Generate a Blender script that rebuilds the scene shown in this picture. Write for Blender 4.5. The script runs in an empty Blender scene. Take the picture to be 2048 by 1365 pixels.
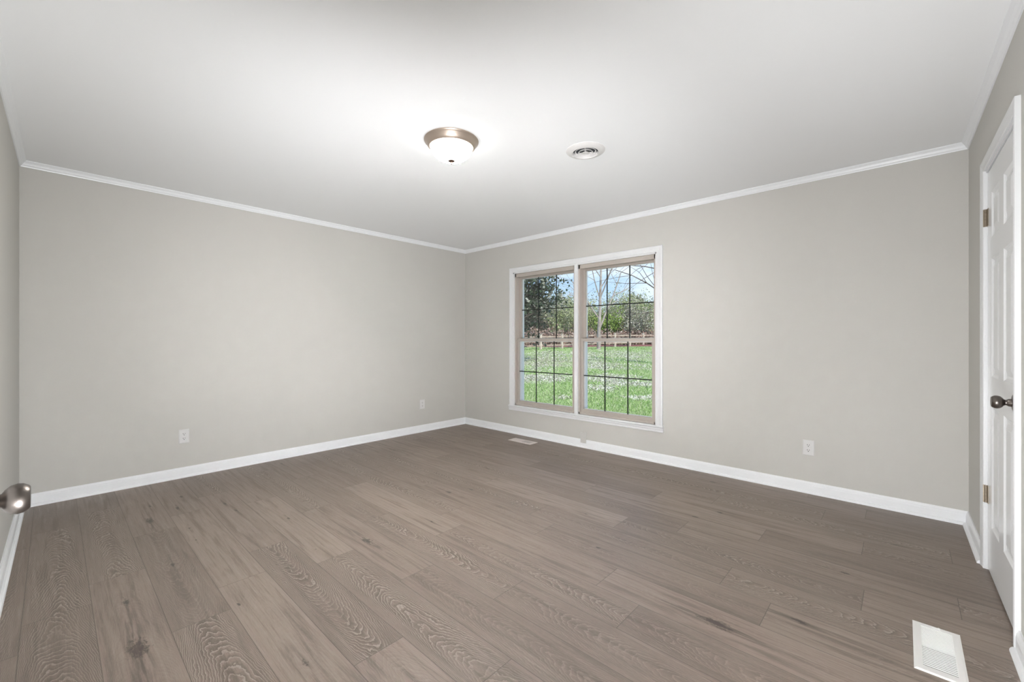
import bpy, bmesh, math, random
import numpy as np
from mathutils import Vector, Matrix
random.seed(7); RNG = np.random.default_rng(7)
PI = math.pi
scene = bpy.context.scene
C = scene.collection

# ------------------------------------------------------------------ camera
CAMX, CAMY, CAMZ = 4.515, -3.93, 1.173
FW = Vector((-0.678, 0.735, 0)).normalized()          # viewing direction
RT = Vector((0.735, 0.678, 0)).normalized()
cam_data = bpy.data.cameras.new('camera')
cam = bpy.data.objects.new('camera', cam_data); C.objects.link(cam)
cam.location = (CAMX, CAMY, CAMZ)
cam.rotation_euler = FW.to_track_quat('-Z', 'Y').to_euler()
cam_data.sensor_width = 36.0
cam_data.lens = 848 / 2048 * 36
cam_data.shift_y = -2.5 / 2048
cam_data.clip_start = 0.02
scene.camera = cam

# ------------------------------------------------------------------ sky, sun, lights, exposure
scene.view_settings.view_transform = 'Standard'
scene.view_settings.look = 'None'
scene.view_settings.gamma = 1.0
scene.view_settings.use_curve_mapping = False
scene.view_settings.exposure = 0.0

K_SKY, K_SUN, K_HALL_FILL, K_FILL, K_UP, K_LAMP, K_R, K_L = 1.35, 4.3, 15.0, 338.0, 1.0, 480.0, 210.0, 225.0
world = bpy.data.worlds.new('sky'); scene.world = world
world.use_nodes = True
wn, wl = world.node_tree.nodes, world.node_tree.links
wn.clear()
w_out = wn.new('ShaderNodeOutputWorld'); w_bg = wn.new('ShaderNodeBackground')
w_tc = wn.new('ShaderNodeTexCoord'); w_sep = wn.new('ShaderNodeSeparateXYZ')
w_ramp = wn.new('ShaderNodeValToRGB'); w_map = wn.new('ShaderNodeMapping')
w_noise = wn.new('ShaderNodeTexNoise'); w_cr = wn.new('ShaderNodeValToRGB'); w_mix = wn.new('ShaderNodeMix')
w_mix.data_type = 'RGBA'
wl.new(w_tc.outputs['Generated'], w_sep.inputs[0]); wl.new(w_sep.outputs['Z'], w_ramp.inputs[0])
w_ramp.color_ramp.elements[0].position = 0.0; w_ramp.color_ramp.elements[0].color = (0.72, 0.82, 0.93, 1)
w_ramp.color_ramp.elements[1].position = 0.55; w_ramp.color_ramp.elements[1].color = (0.16, 0.34, 0.68, 1)
e = w_ramp.color_ramp.elements.new(0.16); e.color = (0.36, 0.58, 0.86, 1)
w_map.inputs['Scale'].default_value = (3.0, 3.0, 9.0); w_map.inputs['Location'].default_value = (1.3, 0.2, 0.35)
wl.new(w_tc.outputs['Generated'], w_map.inputs[0]); wl.new(w_map.outputs[0], w_noise.inputs['Vector'])
w_noise.inputs['Scale'].default_value = 1.6; w_noise.inputs['Detail'].default_value = 5
w_cr.color_ramp.elements[0].position = 0.50; w_cr.color_ramp.elements[1].position = 0.72
wl.new(w_noise.outputs['Fac'], w_cr.inputs[0]); wl.new(w_cr.outputs[0], w_mix.inputs['Factor'])
wl.new(w_ramp.outputs[0], w_mix.inputs['A']); w_mix.inputs['B'].default_value = (0.86, 0.91, 0.97, 1)
wl.new(w_mix.outputs['Result'], w_bg.inputs['Color']); w_bg.inputs['Strength'].default_value = K_SKY
wl.new(w_bg.outputs[0], w_out.inputs[0])

def light(name, kind, loc, target, energy, color=(1, 1, 1), size=1.0, size_y=None):
    d = bpy.data.lights.new(name, kind); o = bpy.data.objects.new(name, d); C.objects.link(o)
    o.location = loc
    o.rotation_euler = (Vector(target) - Vector(loc)).to_track_quat('-Z', 'Y').to_euler()
    d.energy = energy; d.color = color
    if kind == 'AREA':
        d.shape = 'RECTANGLE'; d.size = size; d.size_y = size_y or size
    return o
sun = light('sun', 'SUN', (20, 5, 30), (3, 12, 0), K_SUN, (1.0, 0.95, 0.87)); sun.data.angle = math.radians(0.6)
sun.rotation_euler = (Vector((-0.75, 0.30, -0.80))).to_track_quat('-Z', 'Y').to_euler()
# added fill light shining in through the doorway; no hall lamp is known
light('hall_fill', 'AREA', (4.41, -4.60, 1.25), (3.2, -1.5, 1.35), K_HALL_FILL, (0.985, 0.99, 1.0), 0.8, 2.0)
# added fill spots, unseen beside the camera, to even out the room light
def fill_spot(name, loc, target, energy, angle):
    o = light(name, 'SPOT', loc, target, energy, (0.975, 0.99, 1.02))
    o.data.spot_size = math.radians(angle); o.data.spot_blend = 1.0; o.data.shadow_soft_size = 0.15; return o
fill_spot('fill_far_corner', (4.30, -3.75, 0.45), (0.3, -0.3, 2.10), K_FILL, 86)
fill_spot('fill_ceiling', (3.95, -3.60, 0.15), (1.9, -1.6, 2.45), K_UP, 140)
fill_spot('fill_right', (4.40, -3.75, 0.45), (4.2, 0.0, 1.6), K_R, 110)
fill_spot('fill_left', (4.15, -3.80, 0.45), (0.0, -3.4, 1.9), K_L, 95)

# ------------------------------------------------------------------ helpers
def link(o): C.objects.link(o); return o
def tag(o, label=None, cat=None, group=None, kind=None):
    if label: o['label'] = label
    if cat: o['category'] = cat
    if group: o['group'] = group
    if kind: o['kind'] = kind
    return o
def obj(name, bm, m, parent=None, smooth=False, label=None):
    me = bpy.data.meshes.new(name)
    bmesh.ops.recalc_face_normals(bm, faces=bm.faces[:])
    bm.to_mesh(me); bm.free()
    for mm in (m if isinstance(m, (list, tuple)) else [m]): me.materials.append(mm)
    if smooth:
        for p in me.polygons: p.use_smooth = True
        try: me.set_sharp_from_angle(angle=math.radians(38))
        except Exception: pass
    o = link(bpy.data.objects.new(name, me))
    if parent: o.parent = parent
    if label: o['label'] = label
    return o
def empty(name, loc=(0, 0, 0), rot=(0, 0, 0), parent=None):
    o = link(bpy.data.objects.new(name, None)); o.location = loc; o.rotation_euler = rot
    o.empty_display_size = 0.1
    if parent: o.parent = parent
    return o
def add_box(bm, lo, hi, mi=0, bev=0.0):
    x0, y0, z0 = lo; x1, y1, z1 = hi
    v = [bm.verts.new(p) for p in ((x0,y0,z0),(x1,y0,z0),(x1,y1,z0),(x0,y1,z0),(x0,y0,z1),(x1,y0,z1),(x1,y1,z1),(x0,y1,z1))]
    fs = [bm.faces.new([v[i] for i in q]) for q in ((0,3,2,1),(4,5,6,7),(0,1,5,4),(1,2,6,5),(2,3,7,6),(3,0,4,7))]
    for f in fs: f.material_index = mi
    if bev > 0:
        es = list({e for f in fs for e in f.edges})
        r = bmesh.ops.bevel(bm, geom=es, offset=bev, segments=2, profile=0.6, affect='EDGES')
        for f in r['faces']: f.material_index = mi
def box(name, lo, hi, m, parent=None, bev=0.0, label=None):
    bm = bmesh.new(); add_box(bm, lo, hi, 0, bev); return obj(name, bm, m, parent, label=label)
def add_lathe(bm, prof, n=48, mat=None, mi=0):
    """prof: (radius, height) list, spun about z; mat: Matrix applied afterwards"""
    rings = []
    M = mat or Matrix()
    for r, h in prof:
        if r < 1e-6: rings.append([bm.verts.new(M @ Vector((0, 0, h)))])
        else: rings.append([bm.verts.new(M @ Vector((r*math.cos(2*PI*i/n), r*math.sin(2*PI*i/n), h))) for i in range(n)])
    for a, b in zip(rings, rings[1:]):
        for i in range(n):
            j = (i+1) % n
            if len(a) == 1 and len(b) == 1: continue
            if len(a) == 1: f = bm.faces.new((a[0], b[i], b[j]))
            elif len(b) == 1: f = bm.faces.new((a[i], b[0], a[j]))
            else: f = bm.faces.new((a[i], b[i], b[j], a[j]))
            f.material_index = mi
def add_profile(bm, p0, p1, n, up, prof, m0=0.0, m1=0.0, mi=0):
    """sweep prof [(out, h)] from p0 to p1; ends sheared by out*m0 / out*m1 (mitres)"""
    p0, p1, n, up = Vector(p0), Vector(p1), Vector(n), Vector(up)
    d = (p1 - p0).normalized()
    A = [bm.verts.new(p0 + n*o + up*h + d*(o*m0)) for o, h in prof]
    B = [bm.verts.new(p1 + n*o + up*h - d*(o*m1)) for o, h in prof]
    k = len(prof)
    for i in range(k):
        j = (i+1) % k
        bm.faces.new((A[i], A[j], B[j], B[i])).material_index = mi
    bm.faces.new(A).material_index = mi; bm.faces.new(B[::-1]).material_index = mi
def add_mprofile(bm, p0, p1, n, side, prof, m0=0.0, m1=0.0):
    """casing: prof [(side offset s, out o)]; ends sheared by s*m (45 degree mitres in the casing plane)"""
    p0, p1, n, side = Vector(p0), Vector(p1), Vector(n), Vector(side)
    d = (p1 - p0).normalized()
    A = [bm.verts.new(p0 + n*o + side*s - d*(s*m0)) for s, o in prof]
    B = [bm.verts.new(p1 + n*o + side*s + d*(s*m1)) for s, o in prof]
    k = len(prof)
    for i in range(k):
        j = (i+1) % k
        bm.faces.new((A[i], A[j], B[j], B[i]))
    bm.faces.new(A); bm.faces.new(B[::-1])

# ------------------------------------------------------------------ materials
def srgb(r, g, b):
    f = lambda c: (c/255)/12.92 if c/255 <= 0.04045 else (((c/255)+0.055)/1.055)**2.4
    return (f(r), f(g), f(b), 1)
def mat(name, col, rough=0.5, metal=0.0, spec=0.5, bump=None, coat=0.0):
    m = bpy.data.materials.new(name); m.use_nodes = True
    nt = m.node_tree; b = nt.nodes['Principled BSDF']
    b.inputs['Base Color'].default_value = col; b.inputs['Roughness'].default_value = rough
    b.inputs['Metallic'].default_value = metal; b.inputs['Specular IOR Level'].default_value = spec
    if coat: b.inputs['Coat Weight'].default_value = coat
    if bump:
        sc, st, dist = bump
        tc = nt.nodes.new('ShaderNodeTexCoord'); nz = nt.nodes.new('ShaderNodeTexNoise'); bp = nt.nodes.new('ShaderNodeBump')
        nz.inputs['Scale'].default_value = sc; nz.inputs['Detail'].default_value = 3
        bp.inputs['Strength'].default_value = st; bp.inputs['Distance'].default_value = dist
        nt.links.new(tc.outputs['Object'], nz.inputs['Vector']); nt.links.new(nz.outputs['Fac'], bp.inputs['Height'])
        nt.links.new(bp.outputs[0], b.inputs['Normal'])
    return m
def vary(m, c2, scale=6, lo=0.35, hi=0.65, detail=3):
    nt = m.node_tree; b = nt.nodes['Principled BSDF']
    tc = nt.nodes.new('ShaderNodeTexCoord'); nz = nt.nodes.new('ShaderNodeTexNoise'); cr = nt.nodes.new('ShaderNodeValToRGB')
    nz.inputs['Scale'].default_value = scale; nz.inputs['Detail'].default_value = detail
    cr.color_ramp.elements[0].color = b.inputs['Base Color'].default_value; cr.color_ramp.elements[1].color = c2
    cr.color_ramp.elements[0].position = lo; cr.color_ramp.elements[1].position = hi
    nt.links.new(tc.outputs['Object'], nz.inputs['Vector']); nt.links.new(nz.outputs['Fac'], cr.inputs[0])
    nt.links.new(cr.outputs[0], b.inputs['Base Color']); return m
M = {}
M['wall'] = mat('greige_wall_paint', (0.545, 0.532, 0.497, 1), 0.6, spec=0.3, bump=(260, 0.12, 0.0006))
M['ceiling'] = mat('ceiling_paint', (0.88, 0.885, 0.885, 1), 0.85, spec=0.2, bump=(120, 0.10, 0.001))
M['trim'] = mat('white_semi_gloss', (0.72, 0.725, 0.725, 1), 0.32, spec=0.5, bump=(30, 0.04, 0.001))
M['base'] = mat('baseboard_white', (0.84, 0.85, 0.86, 1), 0.32, spec=0.5, bump=(30, 0.04, 0.001))
M['door'] = mat('white_door_paint', (0.76, 0.765, 0.765, 1), 0.22, spec=0.5, bump=(60, 0.03, 0.001))
M['gap'] = mat('dark_gap', (0.03, 0.03, 0.03, 1), 0.9)
M['plate'] = mat('white_plastic', (0.66, 0.65, 0.635, 1), 0.35)
M['painted_plate'] = mat('painted_over_plastic', (0.56, 0.55, 0.52, 1), 0.5)
M['slot'] = mat('outlet_slot', (0.02, 0.02, 0.02, 1), 0.8)
M['nickel'] = mat('aged_nickel', (0.17, 0.15, 0.135, 1), 0.34, 1.0)
M['pan'] = mat('brushed_bronze', (0.50, 0.41, 0.34, 1), 0.38, 0.75)
M['hinge'] = mat('tarnished_brass', (0.30, 0.25, 0.19, 1), 0.42, 0.9)
M['finial'] = mat('bronze_finial', (0.06, 0.035, 0.025, 1), 0.6, 0.0, 0.2)
M['taupe'] = mat('taupe_vinyl', (0.43, 0.385, 0.34, 1), 0.42, bump=(40, 0.04, 0.001))
M['white_vinyl'] = mat('white_vinyl', (0.82, 0.82, 0.82, 1), 0.4)
M['muntin'] = mat('black_grille_bar', (0.012, 0.015, 0.012, 1), 0.5)
M['register'] = mat('white_enamel_steel', (0.80, 0.79, 0.77, 1), 0.35)
M['register_far'] = mat('cream_enamel_steel', (0.66, 0.60, 0.57, 1), 0.4)
M['vent'] = mat('white_vent_plastic', (0.72, 0.70, 0.685, 1), 0.4)
M['duct'] = mat('duct_dark', (0.04, 0.043, 0.05, 1), 0.6)
M['damper'] = mat('damper_metal', (0.75, 0.76, 0.77, 1), 0.45, 0.2)
M['siding'] = mat('outer_siding', (0.45, 0.2, 0.15, 1), 0.8)

def glass_mat():
    m = bpy.data.materials.new('window_glass'); m.use_nodes = True
    nt = m.node_tree; nt.nodes.clear()
    o = nt.nodes.new('ShaderNodeOutputMaterial'); mx = nt.nodes.new('ShaderNodeMixShader')
    t = nt.nodes.new('ShaderNodeBsdfTransparent'); g = nt.nodes.new('ShaderNodeBsdfGlossy'); f = nt.nodes.new('ShaderNodeFresnel')
    f.inputs['IOR'].default_value = 1.35; g.inputs['Roughness'].default_value = 0.02
    t.inputs['Color'].default_value = (0.97, 0.98, 0.975, 1)
    nt.links.new(f.outputs[0], mx.inputs[0]); nt.links.new(t.outputs[0], mx.inputs[1]); nt.links.new(g.outputs[0], mx.inputs[2])
    nt.links.new(mx.outputs[0], o.inputs[0]); return m
M['glass'] = glass_mat()

class NT:
    """tiny node expression helper"""
    def __init__(s, m): s.nt = m.node_tree; s.N = s.nt.nodes; s.L = s.nt.links
    def put(s, sock, v):
        if hasattr(v, 'is_output') or isinstance(v, bpy.types.NodeSocket): s.L.new(v, sock)
        else: sock.default_value = v
    def m(s, op, a, b=0.0, c=0.0, clamp=False):
        n = s.N.new('ShaderNodeMath'); n.operation = op; n.use_clamp = clamp
        for i, v in enumerate((a, b, c)): s.put(n.inputs[i], v)
        return n.outputs[0]
    def xyz(s, x, y, z):
        n = s.N.new('ShaderNodeCombineXYZ')
        for i, v in enumerate((x, y, z)): s.put(n.inputs[i], v)
        return n.outputs[0]
    def noise(s, vec, scale=1.0, detail=2.0, rough=0.5, dist=0.0):
        n = s.N.new('ShaderNodeTexNoise'); s.put(n.inputs['Vector'], vec)
        n.inputs['Scale'].default_value = scale; n.inputs['Detail'].default_value = detail
        n.inputs['Roughness'].default_value = rough; n.inputs['Distortion'].default_value = dist
        return n.outputs['Fac']
    def ramp(s, v, a, b):
        n = s.N.new('ShaderNodeMapRange'); n.interpolation_type = 'SMOOTHSTEP'
        s.put(n.inputs['Value'], v); s.put(n.inputs['From Min'], a); s.put(n.inputs['From Max'], b)
        return n.outputs[0]
    def mix(s, f, a, b, mode='MIX'):
        n = s.N.new('ShaderNodeMix'); n.data_type = 'RGBA'; n.blend_type = mode
        s.put(n.inputs['Factor'], f); s.put(n.inputs['A'], a); s.put(n.inputs['B'], b)
        return n.outputs['Result']
    def attr(s, name):
        n = s.N.new('ShaderNodeAttribute'); n.attribute_name = name
        sp = s.N.new('ShaderNodeSeparateXYZ'); s.L.new(n.outputs['Vector'], sp.inputs[0])
        return sp.outputs[0], sp.outputs[1], sp.outputs[2]

def dome_mat():
    m = bpy.data.materials.new('lit_frosted_glass'); m.use_nodes = True
    b = m.node_tree.nodes['Principled BSDF']
    b.inputs['Base Color'].default_value = (0.9, 0.88, 0.84, 1); b.inputs['Roughness'].default_value = 0.3
    b.inputs['Emission Color'].default_value = (1.0, 0.985, 0.955, 1); g = NT(m); ge = g.N.new('ShaderNodeNewGeometry'); sp = g.N.new('ShaderNodeSeparateXYZ'); g.L.new(ge.outputs['Normal'], sp.inputs[0])
    # emission shaped into a ring on the underside, to limit ceiling glow
    g.L.new(g.m("ADD", 15.0, g.m('MULTIPLY', g.m('MULTIPLY', g.ramp(g.m('ABSOLUTE', sp.outputs[2]), 0.84, 0.93), g.m('SUBTRACT', 1.0, g.ramp(g.m('ABSOLUTE', sp.outputs[2]), 0.965, 0.985))), K_LAMP*2.0)), b.inputs['Emission Strength'])
    return m
M['dome'] = dome_mat()
def floor_mat():
    m = bpy.data.materials.new('oak_plank_flooring'); m.use_nodes = True
    g = NT(m); b = g.N['Principled BSDF']
    u, v, w = g.attr('plank_uv')             # u along plank (m), v across (m), w plank width
    seed, cath, tone = g.attr('plank_style')
    warm, ks, dark = g.attr('plank_tint')
    k1u, k1v, k1s = g.attr('knot_a')
    k2u, k2v, k2s = g.attr('knot_b')
    ul, ln, _x = g.attr('plank_len')         # distance from plank start, plank length
    sd = g.m('MULTIPLY', seed, 37.0)
    # knots: elongated distance fields
    def knot(ku, kv, s):
        du = g.m('DIVIDE', g.m('SUBTRACT', u, ku), 2.6); dv = g.m('SUBTRACT', v, kv)
        wob = g.m('MULTIPLY', g.m('SUBTRACT', g.noise(g.xyz(g.m('MULTIPLY', u, 34.0), g.m('MULTIPLY', v, 75.0), sd), 1.0, 4.0, 0.75), 0.5), g.m('MULTIPLY', s, 2.6))
        d = g.m('ADD', g.m('SQRT', g.m('ADD', g.m('MULTIPLY', du, du), g.m('MULTIPLY', dv, dv))), wob)
        core = g.m('SUBTRACT', 1.0, g.ramp(d, g.m('MULTIPLY', s, 0.25), g.m('MAXIMUM', g.m('MULTIPLY', s, 0.8), 0.0005)))
        core = g.m('MULTIPLY', core, g.m('GREATER_THAN', s, 0.001))
        # streak tail along the grain
        tl = g.m('DIVIDE', g.m('SUBTRACT', u, ku), 14.0)
        td = g.m('SQRT', g.m('ADD', g.m('MULTIPLY', tl, tl), g.m('MULTIPLY', dv, dv)))
        tail = g.m('MULTIPLY', g.m('SUBTRACT', 1.0, g.ramp(td, 0.0, g.m('MAXIMUM', g.m('MULTIPLY', s, 1.25), 0.0005))), g.m('GREATER_THAN', s, 0.001))
        # grain deflection
        gd = g.m('SQRT', g.m('ADD', g.m('MULTIPLY', du, du), g.m('MULTIPLY', dv, dv)))
        defl = g.m('MULTIPLY', g.m('EXPONENT', g.m('MULTIPLY', gd, -26.0)), g.m('MULTIPLY', s, 60.0))
        return core, tail, defl
    c1, t1, d1 = knot(k1u, k1v, k1s); c2, t2, d2 = knot(k2u, k2v, k2s)
    defl = g.m('ADD', d1, d2)
    # cathedral grain: nested arches with wobble
    n1 = g.noise(g.xyz(g.m('MULTIPLY', u, 2.6), g.m('MULTIPLY', v, 10.0), sd), 1.0, 1.5, 0.5)
    n2 = g.noise(g.xyz(g.m('MULTIPLY', u, 26.0), g.m('MULTIPLY', v, 42.0), g.m('ADD', sd, 9.0)), 1.0, 2.5, 0.55)
    vc = g.m('ADD', 0.075, g.m('MULTIPLY', g.noise(g.xyz(g.m('MULTIPLY', u, 1.3), 3.0, sd), 1.0, 1.0), 0.06))
    dv = g.m('SUBTRACT', v, vc)
    sgn = g.m('SUBTRACT', g.m('MULTIPLY', g.m('GREATER_THAN', g.m('FRACT', g.m('MULTIPLY', seed, 7.13)), 0.5), 2.0), 1.0)
    f = g.m('MULTIPLY', g.m('MULTIPLY', u, sgn), 22.0)
    f = g.m('ADD', f, g.m('MULTIPLY', g.m('MULTIPLY', dv, dv), 1050.0))
    f = g.m('ADD', f, g.m('MULTIPLY', n1, 9.0)); f = g.m('ADD', f, g.m('MULTIPLY', n2, 2.0))
    f = g.m('ADD', f, g.m('MULTIPLY', defl, 3.0))
    fr = g.m('FRACT', f)
    line = g.m('MULTIPLY', g.ramp(fr, 0.66, 0.86), g.m('SUBTRACT', 1.0, g.ramp(fr, 0.90, 1.0)))
    shade = g.m('MULTIPLY', g.m('SUBTRACT', 1.0, g.ramp(fr, 0.0, 0.55)), 1.0)
    lm = g.ramp(g.noise(g.xyz(g.m('MULTIPLY', u, 3.0), g.m('MULTIPLY', v, 9.0), g.m('ADD', sd, 4.0)), 1.0, 1.0), 0.30, 0.62)
    cm = g.m('MULTIPLY', cath, g.m('ADD', 0.35, g.m('MULTIPLY', lm, 0.65)))
    # straight fine grain and pores
    uu = g.m('ADD', u, g.m('MULTIPLY', defl, 0.05)); vv = g.m('ADD', v, g.m('MULTIPLY', defl, 0.008))
    fine = g.noise(g.xyz(g.m('MULTIPLY', uu, 6.0), g.m('MULTIPLY', vv, 330.0), sd), 1.0, 3.0, 0.6)
    pore = g.noise(g.xyz(g.m('MULTIPLY', uu, 40.0), g.m('MULTIPLY', vv, 700.0), sd), 1.0, 2.0, 0.6)
    streak = g.noise(g.xyz(g.m('MULTIPLY', uu, 1.7), g.m('MULTIPLY', vv, 26.0), g.m('ADD', sd, 2.0)), 1.0, 4.0, 0.62, 0.4)
    cloud = g.noise(g.xyz(g.m('MULTIPLY', u, 4.0), g.m('MULTIPLY', v, 12.0), g.m('ADD', sd, 12.0)), 1.0, 3.0, 0.55)
    # colour
    light_c = (0.300, 0.241, 0.201, 1); dark_c = (0.122, 0.093, 0.075, 1); brown_c = (0.040, 0.028, 0.022, 1); lime_c = (0.36, 0.308, 0.262, 1)
    tf = g.m('ADD', tone, g.m('MULTIPLY', g.m('SUBTRACT', cloud, 0.5), 0.55), clamp=True)
    base = g.mix(tf, dark_c, light_c)
    base = g.mix(g.m('MULTIPLY', warm, 0.35), base, (0.265, 0.198, 0.170, 1))
    base = g.mix(g.m('MULTIPLY', g.ramp(streak, 0.48, 0.68), 0.72), base, dark_c)
    streak2 = g.noise(g.xyz(g.m('MULTIPLY', uu, 3.2), g.m('MULTIPLY', vv, 75.0), g.m('ADD', sd, 6.0)), 1.0, 4.0, 0.65, 0.3)
    base = g.mix(g.m('MULTIPLY', g.ramp(streak2, 0.50, 0.70), 0.50), base, dark_c)
    base = g.mix(g.m('MULTIPLY', g.ramp(g.m('SUBTRACT', 1.0, streak2), 0.54, 0.72), 0.30), base, lime_c)
    base = g.mix(g.m('MULTIPLY', g.ramp(streak, 0.66, 0.84), g.m('MULTIPLY', ks, 0.55)), base, brown_c)
    base = g.mix(g.m('MULTIPLY', g.ramp(fine, 0.48, 0.72), g.m('ADD', 0.28, g.m('MULTIPLY', cath, 0.12))), base, dark_c)
    base = g.mix(g.m('MULTIPLY', g.ramp(pore, 0.54, 0.70), 0.30), base, lime_c)
    base = g.mix(g.m('MULTIPLY', g.m('MULTIPLY', shade, cm), 0.62), base, (0.092, 0.067, 0.053, 1))
    base = g.mix(g.m('MULTIPLY', g.m('MULTIPLY', line, cm), 0.80), base, lime_c)
    kt = g.m('MAXIMUM', t1, t2); kc = g.m('MAXIMUM', c1, c2)
    base = g.mix(g.m('MULTIPLY', g.m('MULTIPLY', kt, g.ramp(g.noise(g.xyz(g.m('MULTIPLY', u, 7.0), g.m('MULTIPLY', v, 90.0), sd), 1.0, 3.0), 0.40, 0.62)), 0.62), base, brown_c)
    base = g.mix(g.m('MULTIPLY', kc, 0.85), base, (0.045, 0.033, 0.028, 1))
    # seams
    ev = g.m('MINIMUM', v, g.m('SUBTRACT', w, v)); eu = g.m('MINIMUM', ul, g.m('SUBTRACT', ln, ul))
    seam = g.m('SUBTRACT', 1.0, g.ramp(g.m('MINIMUM', ev, eu), 0.0005, 0.0021))
    base = g.mix(g.m('MULTIPLY', seam, 0.72), base, (0.07, 0.052, 0.042, 1))
    g.L.new(base, b.inputs['Base Color'])
    rg = g.m('ADD', 0.36, g.m('MULTIPLY', pore, 0.14)); g.L.new(rg, b.inputs['Roughness'])
    b.inputs['Specular IOR Level'].default_value = 0.45
    h = g.m('ADD', g.m('MULTIPLY', seam, -1.0), g.m('MULTIPLY', g.m('ADD', g.m('MULTIPLY', line, cm), fine), 0.18))
    bp = g.N.new('ShaderNodeBump'); bp.inputs['Strength'].default_value = 0.35; bp.inputs['Distance'].default_value = 0.0012
    g.L.new(h, bp.inputs['Height']); g.L.new(bp.outputs[0], b.inputs['Normal'])
    return m
M['floor'] = floor_mat()

# ------------------------------------------------------------------ room shell
LX, LY, HZ = 4.82, 4.086, 2.423       # x along the window wall, y = -LY .. 0
T = 0.15
def shell(name, boxes, m):
    bm = bmesh.new()
    for lo, hi in boxes: add_box(bm, lo, hi)
    return tag(obj(name, bm, m), kind='structure')
OX0, OX1, OZ0, OZ1 = 0.918, 2.778, 0.352, 2.012       # window opening
DY0, DY1, DZ = -0.690, -1.430, 2.036                  # closet door opening
EX0, EX1 = 4.03, 4.79                                 # entry doorway (behind the camera)
shell('wall_window', [((-T, 0, 0), (OX0, T, HZ)), ((OX1, 0, 0), (LX+T, T, HZ)), ((OX0, 0, 0), (OX1, T, OZ0)), ((OX0, 0, OZ1), (OX1, T, HZ))], M['wall'])
shell('wall_far', [((-T, -LY-T, 0), (0, 0, HZ))], M['wall'])
shell('wall_left', [((0, -LY-T, 0), (EX0, -LY, HZ)), ((EX1, -LY-T, 0), (LX+T, -LY, HZ)), ((EX0, -LY-T, 2.05), (EX1, -LY, HZ))], M['wall'])
shell('wall_right', [((LX, DY0, 0), (LX+T, 0, HZ)), ((LX, -LY-T, 0), (LX+T, DY1, HZ)), ((LX, DY1, DZ), (LX+T, DY0, HZ)), ((LX+0.10, DY1, 0), (LX+T, DY0, DZ))], M['wall'])
shell('ceiling', [((-T, -LY-T, HZ), (LX+T+0.1, T, HZ+0.12))], M['ceiling'])
# unseen hallway shell, added to keep sun out of the doorway
shell('wall_hall_added', [((3.2, -5.55, 0), (5.6, -5.4, HZ)), ((3.05, -5.55, 0), (3.2, -LY-T, HZ)), ((5.45, -5.4, 0), (5.6, -LY-T, HZ)), ((LX+T, -LY-T-0.0, 0), (5.6, -LY-T+0.1, HZ))], M['wall'])
shell('ceiling_hall_added', [((3.05, -5.55, HZ), (5.6, -LY-T, HZ+0.12))], M['ceiling'])
shell('floor_hall_added', [((3.05, -5.55, -0.12), (5.6, -LY-T, 0))], mat('hall_floor_added', (0.30, 0.245, 0.205, 1), 0.5))

# floor: one mesh, one face per plank
PW, PL = 0.205, 1.197
ROW_X = {-2: 0.40, -1: 0.74, 0: 2.926, 1: 2.311, 2: 3.151, 3: 2.698, 4: 3.499, 5: 3.184, 6: 3.868, 7: 2.885, 8: 2.241, 9: 2.461,
         10: 1.959, 11: 2.715, 12: 2.261, 13: 1.868, 14: 0.945, 15: 1.167, 16: 1.659, 17: 1.867, 18: 0.9}
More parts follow.
